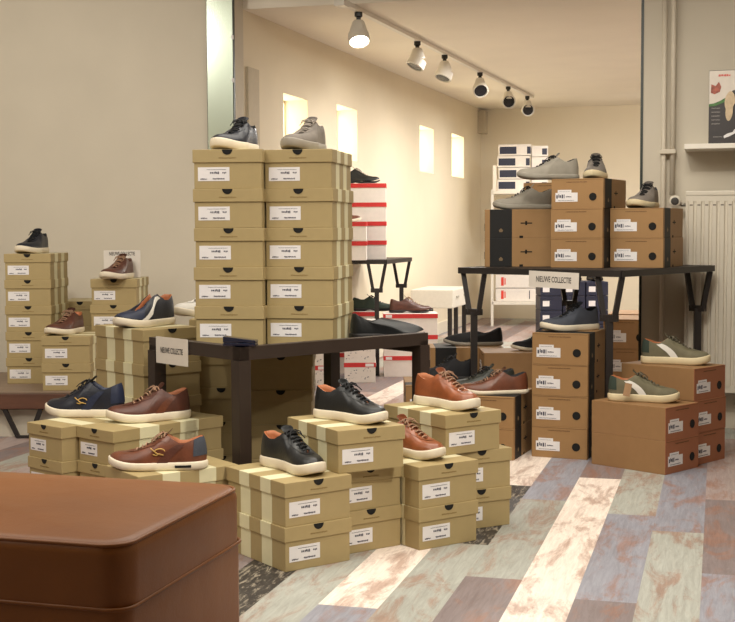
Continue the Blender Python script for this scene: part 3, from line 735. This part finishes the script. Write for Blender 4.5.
# ================================================================ shoes
def tab(s, T_):
    for (a, x), (b, y) in zip(T_, T_[1:]):
        if s <= b:
            u = (s-a)/(b-a) if b > a else 0; u = u*u*(3-2*u)*.5+u*.5; return x+(y-x)*u
    return T_[-1][1]
WID = [(0, 0), (.015, .30), (.05, .53), (.12, .68), (.22, .72), (.35, .72), (.5, .82), (.62, .96), (.72, 1.0), (.82, .93), (.90, .78), (.96, .54), (.99, .28), (1, 0)]
WIDP = [(0, 0), (.015, .30), (.05, .53), (.12, .66), (.22, .68), (.35, .68), (.5, .82), (.62, .96), (.70, .98), (.80, .82), (.88, .60), (.95, .38), (.99, .18), (1, 0)]
def leatherm(name, col, rough=.4, var=.12, coat=0.0, scale=30, bump=.25): return mat(name, col, rough, var, scale, bump=bump, bscale=160, coat=coat)
def shoe(x, y, z, head, label, group, upper, solem, lace=None, lining=None, L_=.264, W_=.094, sh=.026, hs=1.04, oe=.74, pointed=False, collar=None,
         stripe=None, heelp=None, vamp=None, tongue=None, lacesn=7, heelblock=False, toe=1.0, boot=False, tag=False, bubble=False, mirror=1, accent=None, kind='sneaker', toecap=None):
    t = empty(kind, (x, y, z), head, label, 'shoe', group)
    wid = WIDP if pointed else WID
    M_, Q_ = 30, 9
    def base(tt, side, grow=0.0):
        s = .5-.5*math.cos(math.pi*tt); w = tab(s, wid)*W_/2
        bend = mirror*.010*math.sin(math.pi*min(1, s/1.0))*(1 if s < .55 else 1) - mirror*.012*max(0, s-.6)/.4
        cx = (s-.5)*L_; g = 1+grow/(W_*.45)
        return Vector(((cx)*(1+2*grow/L_), side*w*g+bend, 0)), s
    def spring(s): return .013*max(0, (s-.72)/.28)**2
    # top line of the opening (collar and throat)
    if boot: CH = [(0, .150), (.1, .145), (.2, .135), (.3, .128), (.4, .122), (.47, .105), (.6, .070)]
    else: CH = [(0, .090), (.06, .092), (.12, .086), (.20, .078), (.27, .078), (.33, .087), (.39, .097), (.46, .089), (.55, .077), (.65, .061), (.74, .050)]
    CW = [(.03, 0), (.045, .012), (.08, .020), (.14, .026), (.22, .029), (.30, .026), (.36, .020), (.42, .0135), (.5, .0115), (.6, .010), (.70, .008), (.74, 0)]
    if oe < .6:
        CW = [(.03, 0), (.045, .012), (.08, .020), (.14, .026), (.22, .029), (.30, .026), (.38, .018), (oe-.01, .006), (oe, 0)]
        if not boot: CH = [(0, .088), (.06, .088), (.13, .078), (.22, .066), (.3, .063), (oe, .074)]
    def top(tt, side):
        g = .5-.5*math.cos(math.pi*tt); s = .03+(oe-.03)*g
        w = tab(s, CW); z_ = sh+(tab(s, CH)-.027)*hs
        bend = mirror*.010*math.sin(math.pi*s)
        return Vector(((s-.5)*L_, side*w+bend, z_)), s
    def pt(tt, side, q):
        P, s = base(tt, side); P = P.copy(); P.z = sh-.002+spring(s)
        T, st_ = top(tt, side)
        f = max(0, (s-.55)/.45)
        hz = P.z+(T.z-P.z)*(.62-.10*f) if s < .6 else P.z+.013*toe+.014*(1-f)
        out = 1.05 if s > .12 else 1.02
        Cc = Vector((P.x*(1.0 if s > .5 else 1.01), mirror*.006+(P.y-mirror*.006)*out, hz))
        if f > 0: Cc.x = P.x-.006*f; 
        if f > 0: Cc = Cc.lerp(Vector((P.x-.012, P.y*.95, P.z+.012*toe)), f*.5)
        u = q
        v = P*(1-u)**2+Cc*2*u*(1-u)+T*u*u
        if f > 0:   # keep the vamp full
            v.z += .004*toe*math.sin(math.pi*u)*f
        return v
    def grid(off=0.0, t0=0, t1=M_, q0=0, q1=Q_, sides=(1, -1)):
        bm = bmesh.new()
        if sides == (1, -1) and t0 == 0 and t1 == M_:
            ringn = []
            for q in range(q0, q1+1):
                u = q/Q_; r = [bm.verts.new(pt(i/M_, 1, u)) for i in range(M_+1)]+[bm.verts.new(pt(i/M_, -1, u)) for i in range(M_-1, 0, -1)]
                ringn.append(r)
            n = len(ringn[0])
            for a_, b_ in zip(ringn, ringn[1:]):
                for i in range(n): bm.faces.new((a_[i], a_[(i+1) % n], b_[(i+1) % n], b_[i]))
        else:
            for sd in sides:
                rr = [[bm.verts.new(pt(i/M_, sd, q/Q_)) for i in range(t0, t1+1)] for q in range(q0, q1+1)]
                for a_, b_ in zip(rr, rr[1:]):
                    for i in range(len(a_)-1):
                        f = (a_[i], a_[i+1], b_[i+1], b_[i]); bm.faces.new(f if sd > 0 else f[::-1])
        bm.normal_update()
        if off:
            bmesh.ops.recalc_face_normals(bm, faces=bm.faces) if (t0 == 0 and t1 == M_ and len(sides) == 2) else None
            c = Vector((0, 0, .045))
            for v in bm.verts:
                nrm = v.normal.copy()
                if nrm.dot(v.co-Vector((v.co.x*.8, 0, .03))) < 0: nrm = -nrm
                v.co += nrm*off
        return bm
    bm = grid()
    # floor of the upper so it is closed underneath
    bmesh.ops.remove_doubles(bm, verts=bm.verts, dist=.0002)
    up = child('upper', bm_mesh(bm, True), upper, t)
    # lining: from collar edge down to a footbed
    bm = bmesh.new(); rings = []
    ts = list(range(M_+1))
    def linr(ins, z_):
        r = []
        for side, rng in ((1, range(0, M_+1)), (-1, range(M_-1, 0, -1))):
            for i in rng:
                T, s = top(i/M_, side); v = T.copy(); cy = mirror*.010*math.sin(math.pi*s)
                v.y = cy+(T.y-cy)*(1-ins/.03); v.x = T.x*(1-ins*.9/ .15) - ins*.3
                v.z = T.z if z_ is None else T.z+(z_-T.z)*1.0
                if z_ is None: v.z = T.z-ins*.1
                r.append(bm.verts.new(v))
        return r
    rings = [linr(0, None), linr(.003, None)]
    r3 = linr(.006, None)
    for v in r3: v.co.z -= .012
    rings += [r3, linr(.004, sh+.006)]
    n = len(rings[0])
    for a_, b_ in zip(rings, rings[1:]):
        for i in range(n): bm.faces.new((a_[i], b_[i], b_[(i+1) % n], a_[(i+1) % n]))
    bm.faces.new(rings[-1]); bmesh.ops.remove_doubles(bm, verts=bm.verts, dist=.0002)
    child('lining', bm_mesh(bm, True), lining or upper, t)
    # sole
    bm = bmesh.new(); rings = []
    e = .004
    for z_, g in ((0, -.003), (.002, .001), (.006, e), (sh*.55, e+.0006), (sh-.004, e), (sh-.001, e-.0015), (sh, e-.004)):
        r = []
        for side, rng in ((1, range(0, M_+1)), (-1, range(M_-1, 0, -1))):
            for i in rng:
                P, s = base(i/M_, side, g); zz = z_
                if heelblock and .30 < s < .55: zz = max(z_, 0.012*(1-abs(s-.42)/.13)) if z_ < .012 else z_
                if heelblock and s >= .42 and z_ > .006: zz = z_*(1-.45*min(1, (s-.42)/.2))
                P.z = zz+spring(s); r.append(bm.verts.new(P))
        rings.append(r)
    n = len(rings[0])
    for a_, b_ in zip(rings, rings[1:]):
        for i in range(n): bm.faces.new((a_[i], a_[(i+1) % n], b_[(i+1) % n], b_[i]))
    bm.faces.new(rings[0][::-1]); bm.faces.new(rings[-1]); bmesh.ops.remove_doubles(bm, verts=bm.verts, dist=.00015)
    so = child('sole', bm_mesh(bm, True), solem, t)
    if bubble:
        for sd in (1, -1):
            bm = bmesh.new()
            P, s = base(.26, sd, e+.0012); P2, s2 = base(.38, sd, e+.0012)
            P.z = P2.z = sh*.5; bar_into(bm, P, P2, .003, .007)
            child('heel_insert', bm_mesh(bm), dark, so, 'dark slot in the white sole')
    # tongue
    if lace is not None:
        def thr(s, w, dz):
            cy = mirror*.010*math.sin(math.pi*s); zt = sh+(tab(s, CH)-.027)*hs
            return Vector(((s-.5)*L_, cy+w, zt+dz))
        bm = bmesh.new(); rr = []
        prof = [(.74, .007, -.002), (.66, .011, .001), (.55, .013, .002), (.46, .015, .003), (.39, .019, .006), (.355, .021, .015), (.345, .017, .019)]
        for s, w, dz in prof:
            rr.append([bm.verts.new(thr(min(max(s, .39), .74), k*w, dz-.003*k*k)+Vector((((s-min(max(s, .39), .74)))*L_, 0, 0))) for k in (-1, -.5, 0, .5, 1)])
        for a_, b_ in zip(rr, rr[1:]):
            for i in range(4): bm.faces.new((a_[i], a_[i+1], b_[i+1], b_[i]))
        r = bmesh.ops.solidify(bm, geom=bm.faces[:], thickness=.004)
        child('tongue', bm_mesh(bm, True), tongue or upper, t)
        bm = bmesh.new()
        for k in range(lacesn):
            s = .70-(.29*k/(lacesn-1)); s2 = s-.010*(1 if k % 2 else -1)
            w = tab(s, CW)+.006
            A, B_, Mi = thr(s, -w, .001), thr(s2, w, .001), thr((s+s2)/2, 0, .0075)
            pts = [A, A.lerp(Mi, .5)+Vector((0, 0, .002)), Mi, Mi.lerp(B_, .5)+Vector((0, 0, .002)), B_]
            tube_into(bm, pts, .0027, 5)
        k0 = thr(.43, 0, .009)
        for sd in (1, -1):
            pts = [k0, k0+Vector((.003, sd*.012, .004)), k0+Vector((.010, sd*.024, -.001)), k0+Vector((.015, sd*.026, -.008)), k0+Vector((.011, sd*.014, -.002)), k0+Vector((.002, 0, 0))]
            tube_into(bm, pts, .0018, 5)
            pts = [k0, k0+Vector((.010, sd*.010, .001)), k0+Vector((.024, sd*.020, -.009)), k0+Vector((.032, sd*.025, -.018))]
            tube_into(bm, pts, .0016, 5)
        child('laces', bm_mesh(bm, True), lace, t)
        bm = grid(.0014, 14, 29, 7, 9); child('eyestay', bm_mesh(bm, True), accent or upper, t)
    if heelp is not None: bm = grid(.0016, 0, 7, 2, 9); child('heel_counter', bm_mesh(bm, True), heelp, t, 'contrasting heel patch')
    if stripe is not None:
        m_, a0, a1_ = stripe
        for sd in (1, -1):
            bm = bmesh.new()
            # slanting stripe across the side
            rr = []
            for q in range(0, 9):
                c_ = a0+(a1_-a0)*q/8; r = []
                for dlt in (-.035, 0, .035):
                    v = pt(c_+dlt, sd, q/9.0); v.y += sd*.0022; v.z += .0006; r.append(bm.verts.new(v))
                rr.append(r)
            for a_, b_ in zip(rr, rr[1:]):
                for i in range(2): bm.faces.new((a_[i], a_[i+1], b_[i+1], b_[i]))
            child('side_stripe', bm_mesh(bm, True), m_, t, 'contrasting side stripe')
    if vamp is not None: bm = grid(.0012, 20, 30, 1, 8); child('toe_overlay', bm_mesh(bm, True), vamp, t, 'contrasting toe overlay')
    if tag:   # small swing tag hanging at the heel side
        bm = bmesh.new(); box_into(bm, -.013, .013, 0, .001, -.05, 0); me = bm_mesh(bm)
        o = child('swing_tag', me, mat('kraft swing tag', (150, 116, 82), .7), t, 'brown card swing tag'); o.location = (-.05, -.058, .075); o.rotation_euler = (R(-12), R(10), 0)
    if accent is not None or stripe is None: pass
    return t
black = leatherm('black shoe leather', (20, 22, 24), .42, .2, .08); blks = leatherm('black suede', (22, 22, 26), .8, .2)
navyl = leatherm('navy shoe leather', (24, 28, 40), .45, .2, .1); navyb = leatherm('blue shoe panel', (30, 38, 62), .5, .15)
brownl = leatherm('reddish brown leather', (104, 58, 38), .42, .2, .1); brownd = leatherm('dark brown leather', (84, 46, 34), .45, .2, .1)
tan = leatherm('tan shoe leather', (138, 76, 44), .36, .16, .2); orange = leatherm('tan lining leather', (166, 100, 60), .6, .1)
greyc = leatherm('grey canvas', (124, 116, 108), .85, .12); greys = leatherm('light grey suede', (152, 146, 134), .85, .08); greyb = leatherm('blue grey suede', (62, 66, 76), .8, .1)
olive = leatherm('olive grey suede', (104, 98, 76), .8, .12); dgreen = leatherm('dark green suede', (44, 56, 46), .8, .1)
darkol = leatherm('dark olive leather', (48, 50, 44), .5, .15)
wsole = mat('off-white rubber sole', (222, 210, 188), .55, .03); csole = mat('cream rubber sole', (212, 196, 160), .55, .04); gsole = mat('grey rubber sole', (150, 142, 130), .6, .04)
bsole = mat('black rubber sole', (24, 20, 20), .5, .05); gold = mat('gold stitched emblem', (196, 158, 84), .4)
wlea = leatherm('white shoe leather', (222, 218, 210), .5, .05); grlace = mat('grey lace', (150, 140, 130), .8); brlace = mat('brown lace', (150, 116, 92), .8); blklace = mat('black lace', (20, 20, 22), .8); olace = mat('olive lace', (92, 86, 70), .8)
GS = 'shoes displayed on the front beige boxes'
dg = R
shoe(-.212, 3.560, .24, dg(-50), 'black leather sneaker with white sole, front-left on the low stack', GS, black, wsole, blklace, orange, sh=.030)
shoe(-.050, 3.685, .36, dg(-40), 'black leather sneaker with tan lining on the three-high middle stack', GS, black, wsole, blklace, orange, sh=.028)
shoe(.245, 3.955, .36, dg(-48), 'tan leather sneaker highest on the rightmost floor stack', GS, tan, wsole, brlace, orange, sh=.030)
shoe(.122, 3.785, .24, dg(-42), 'tan leather sneaker half hidden, on the lower two-box stack', GS, tan, wsole, brlace, orange, sh=.028)
GS = 'sneakers on the beige boxes behind the ottoman'
s1 = shoe(-.91, 4.10, .318, dg(172), 'navy mid-cut sneaker with gold emblem, toe to the left', GS, navyl, wsole, blklace, navyb, hs=1.22, stripe=(navyb, .45, .35), heelp=navyb, sh=.027)
s2 = shoe(-.685, 4.0, .318, dg(208), 'dark reddish brown sneaker on the long banded box', GS, brownd, wsole, brlace, orange, stripe=(brownl, .46, .36), sh=.027)
s3 = shoe(-.595, 3.60, .24, dg(182), 'brown sneaker with blue heel just behind the ottoman', GS, brownl, wsole, brlace, orange, L_=.275, stripe=(brownd, .46, .36), heelp=greyb, bubble=True, sh=.024)
# curled emblem on the outer side of three sneakers
def emblem_on(t, sd, sc=1.0, m_=None):
    bm = bmesh.new(); y = sd*.0505
    pts = [(-.012+.01*math.cos(a)*1.4, y, .056+.008*math.sin(a)) for a in [R(k) for k in range(-60, 200, 26)]]
    tube_into(bm, pts, .0016, 5); tube_into(bm, [(-.022, y, .046), (-.005, y, .050), (.008, y, .060), (.014, y, .066)], .0016, 5); tube_into(bm, [(-.012, y, .050), (-.001, y, .045), (.008, y, .048)], .0014, 5)
    child('emblem', bm_mesh(bm, True), gold, t, 'small gold emblem')
emblem_on(s1, 1); emblem_on(s3, 1)
GS = 'shoes on top of the tall tower'
shoe(-.435, 4.31, TZ+.63, dg(-108), 'dark navy sneaker on the left column of the tall tower', GS, navyl, wsole, blklace, blks, sh=.030)
shoe(-.205, 4.32, TZ+.63, dg(-108), 'grey canvas sneaker on the right column of the tall tower', GS, greyc, gsole, greyc and grlace, greyc, sh=.030)
GS = 'shoes on the boxes at the left wall'
shoe(-1.575, 6.06, BZ+.6, dg(-98), 'dark navy sneaker on the five-high bench stack', GS, navyl, wsole, blklace, blks)
shoe(-1.365, 5.79, BZ+.24, dg(-106), 'brown leather sneaker on the low bench pair', GS, brownd, wsole, brlace, orange)
shoe(-1.165, 6.0, BZ+.48, dg(-102), 'brown leather sneaker in front of the pale sign', GS, brownd, wsole, brlace, brownd)
shoe(-.765, 4.42, .582, dg(-122), 'navy sneaker with white side stripe left of the tower', GS, navyl, wsole, None, orange, hs=1.22, stripe=(wlea, .66, .50), vamp=navyb)
shoe(-.585, 4.665, .60, dg(-135), 'white sneaker with navy stripes partly behind the tower', GS, wlea, wsole, grlace, orange, stripe=(navyb, .60, .44), heelp=brownd)
GS = 'shoes on the right table'
shoe(.69, 5.665, T2Z+2*H2, dg(184), 'light grey sneaker at the left end of the right table', GS, greys, greys, blklace, blks, sh=.022)
shoe(.775, 5.50, T2Z+3*H2, dg(190), 'light grey sneaker with laces, toe left, on the highest brown stack', GS, greys, greys, blklace, blks, sh=.022)
shoe(.985, 5.60, T2Z+3*H2, dg(-98), 'grey sneaker facing forward on the highest brown stack', GS, greyc, csole, blklace, blks, sh=.028)
shoe(1.185, 5.51, T2Z+2*H2, dg(-118), 'grey sneaker with dark laces on the right brown stack', GS, greyc, csole, blklace, blks, sh=.026)
GS = 'shoes on the lower brown boxes'
shoe(.825, 5.20, 4*H2, dg(207), 'blue-grey sneaker on the four-high brown stack', GS, greyb, wsole, blklace, blks, sh=.026)
shoe(1.218, 5.06, 3*H2, dg(-20), 'olive sneaker with white side patch, rear and higher one', GS, olive, csole, olace, orange, stripe=(wlea, .50, .38), heelp=dgreen, sh=.030)
shoe(1.055, 4.885, 2*H2, dg(-17), 'olive sneaker with white side patch and brown tag, front one', GS, olive, csole, olace, orange, stripe=(wlea, .50, .38), heelp=dgreen, sh=.030, tag=True)
shoe(.508, 5.14, 2*H2, dg(187), 'reddish brown leather shoe beside the four-high stack', GS, brownl, wsole, brlace, blks, L_=.28, sh=.018)
shoe(.47, 5.255, 2*H2, dg(192), 'dark olive leather shoe behind the reddish brown shoe', GS, darkol, wsole, blklace, blks, L_=.285, sh=.018)
shoe(.345, 5.56, 2*H2, dg(185), 'black shoe in the shade behind the tan sneaker', GS, blks, bsole, blklace, blks, hs=1.15)
shoe(.49, 5.925, 3*H2, dg(181), 'black slip-on shoe with grey sole behind the table leg', GS, blks, gsole, None, blks, oe=.46, L_=.27, sh=.018, pointed=True)
shoe(.765, 5.67, 3*H2, dg(196), 'pointed black shoe left of the blue-grey sneaker', GS, blks, wsole, blklace, blks, pointed=True, sh=.016, hs=1.1)
GS = 'shoes on the dark front table'
shoe(.066, 4.358, TZ, dg(2), 'black leather slip-on boot on the right corner of the dark table', GS, black, bsole, None, blks, L_=.25, oe=.44, pointed=True, heelblock=True, sh=.020, boot=False, hs=1.1, kind='dress_shoe')
GS = 'shoes in the far room'
shoe(-.05, 8.22, .72+.48, dg(-5), 'shiny black dress shoe on the far red-lidded stack', GS, black, bsole, grlace, greys, pointed=True, heelblock=True, sh=.02, kind='dress_shoe')
shoe(-.17, 8.0, .72+.236, dg(-5), 'brown shoe on the small red-lidded boxes', GS, brownl, wsole, brlace, brownd, pointed=True, sh=.016, kind='dress_shoe')
shoe(.27, 7.99, .39, dg(-3), 'brown lace-up dress shoe on the far red-lidded boxes', GS, brownd, bsole, brlace, brownd, pointed=True, heelblock=True, sh=.018, kind='dress_shoe')
shoe(.04, 8.19, .39, dg(-3), 'dark green lace-up shoe beside the brown dress shoe', GS, dgreen, bsole, blklace, blks, L_=.28, heelblock=True, sh=.018, kind='dress_shoe')
for i, c in enumerate((1.53, 1.72, 1.90)):
    shoe(c, 10.75, .472, dg(-80), 'black ankle boot on the %s dark navy stack' % ('left', 'middle', 'right')[i], 'black boots in the far room', blks, bsole, None, blks, boot=True, oe=.47, kind='ankle_boot')
# glossy navy case on the front table corner
t = empty('glasses_case', (-.33, 3.66, .5915), R(-8), 'glossy navy case on the near corner of the dark table', 'case')
t.location = (-.385, 3.825, .5665)
nv = mat('glossy navy plastic', (24, 30, 48), .2, .1, coat=.6)
bm = bmesh.new(); box_into(bm, -.045, .055, -.02, .02, 0, .010, bev=.003); child('base', bm_mesh(bm), nv, t)
bm = bmesh.new(); box_into(bm, -.045, .055, -.02, .02, .0, .008, bev=.003, M=Matrix.Translation((0, 0, .0102)) @ Matrix.Rotation(R(-0), 4, 'Y'))
for v in bm.verts: v.co.z += .012*max(0, (.03-v.co.x)/.08)*(1 if v.co.z > .014 else 0)
child('lid', bm_mesh(bm), nv, t)
# ================================================================ light
def spot(loc, tgt, e, size=70, blend=.6, r=.05, col=(1, .86, .66)):
    l = D.lights.new('spot', 'SPOT'); l.energy = e; l.spot_size = R(size); l.spot_blend = blend; l.shadow_soft_size = r; l.color = col
    o = D.objects.new('unseen_spot', l); C.objects.link(o); o.location = loc  # bare light, no fixture built for it
    o.rotation_euler = (Vector(tgt)-Vector(loc)).to_track_quat('-Z', 'Y').to_euler(); return o
def area(loc, tgt, e, sx, sy, col=(1, .88, .70)):
    l = D.lights.new('area', 'AREA'); l.energy = e; l.shape = 'RECTANGLE'; l.size = sx; l.size_y = sy; l.color = col
    o = D.objects.new('fill_area', l); C.objects.link(o); o.location = loc  # unseen soft fill, added to brighten the rooms
    o.rotation_euler = (Vector(tgt)-Vector(loc)).to_track_quat('-Z', 'Y').to_euler(); return o
WARM = (1, .94, .83)
spot((1.3, 2.0, 2.25), (.25, 3.6, .1), 150, 52, .7, .06, WARM)
spot((1.5, 1.0, 2.25), (.1, 3.6, .1), 60, 52, .7, .06, WARM)
spot((-1.0, 2.6, 2.25), (-.7, 4.0, .3), 34, 75, .8, .06, WARM)
spot((-.6, 2.2, 2.25), (-.9, 3.0, .3), 14, 70, .8, .06, WARM)
spot((.5, 3.4, 2.25), (1.3, 5.3, .4), 66, 75, .8, .05, WARM)
spot((-1.6, 4.0, 2.25), (-1.8, 6.5, 1.2), 72, 100, .9, .06, WARM)  # unseen spot added to brighten the left wall
spot((-3.0, 4.3, 2.25), (-2.6, 6.7, 1.0), 56, 100, .9, .06, WARM)  # second added spot, lifts the far left of that wall
area((-.4, 3.0, 2.28), (-.4, 3.01, 0), 56, 3.4, 2.0, WARM)
area(rm(-3.2, 1.0, 2.28), rm(-3.2, 1.01, 0), 30, 1.5, 1.5, WARM)  # fill added to brighten what the mirror reflects
spot(rm(-3.4, 4.2, 2.2), rm(-3.6, 6.0, 1.4), 16, 120, .9, .1, WARM)
area((.2, 4.6, 2.28), (.2, 4.61, 0), 24, 1.6, 1.0, WARM)
spot((.9, 3.7, 2.25), (2.0, 5.4, 1.2), 30, 80, .9, .06, WARM)  # unseen spot added to lift the right wall
# far room
FW = (1, .965, .91)
for i, (m_, n_) in enumerate(((-1.2, 7.6), (-1.2, 9.2), (-1.1, 10.8), (.6, 8.0), (.8, 10.5))):
    p = rm(m_, n_, 1.97); area(p, p-Vector((0, 0, 1)), 30, .5, .5, FW)  # soft fills added to lift the far room and its ceiling bounce
for n_ in (7.4, 9.0, 10.6, 12.0):
    p = rm(-1.1, n_, 1.93); spot(p, rm(-2.3, n_+.3, .6), 9, 95, .8, .08, FW)
p = rm(-.3, 11.0, 1.93); spot(p, rm(-.9, 12.9, 1.1), 30, 95, .8, .08, FW)
# ================================================================ world, camera
w = D.worlds.new('world'); bpy.context.scene.world = w; w.use_nodes = True
w.node_tree.nodes['Background'].inputs[0].default_value = (1, .9, .75, 1); w.node_tree.nodes['Background'].inputs[1].default_value = .05
cam = D.cameras.new('camera'); co = D.objects.new('camera', cam); C.objects.link(co); bpy.context.scene.camera = co
cam.sensor_width = 36; cam.sensor_fit = 'HORIZONTAL'; cam.lens = F/735*36; cam.clip_start = .05
Rv, Dv = Vector((1, 0, 0)), Vector((0, -math.sin(PT), -math.cos(PT)))
c, s = math.cos(RL), math.sin(RL)
r_ = Rv*c-Dv*s; d_ = Rv*s+Dv*c; up_ = -d_; bk = r_.cross(up_)
co.matrix_world = Matrix(((r_.x, up_.x, bk.x, 0), (r_.y, up_.y, bk.y, 0), (r_.z, up_.z, bk.z, H), (0, 0, 0, 1)))
sc = bpy.context.scene; sc.view_settings.view_transform = 'Standard'; sc.view_settings.look = 'None'; sc.view_settings.gamma = 1; sc.view_settings.exposure = 0
cam.dof.use_dof = False
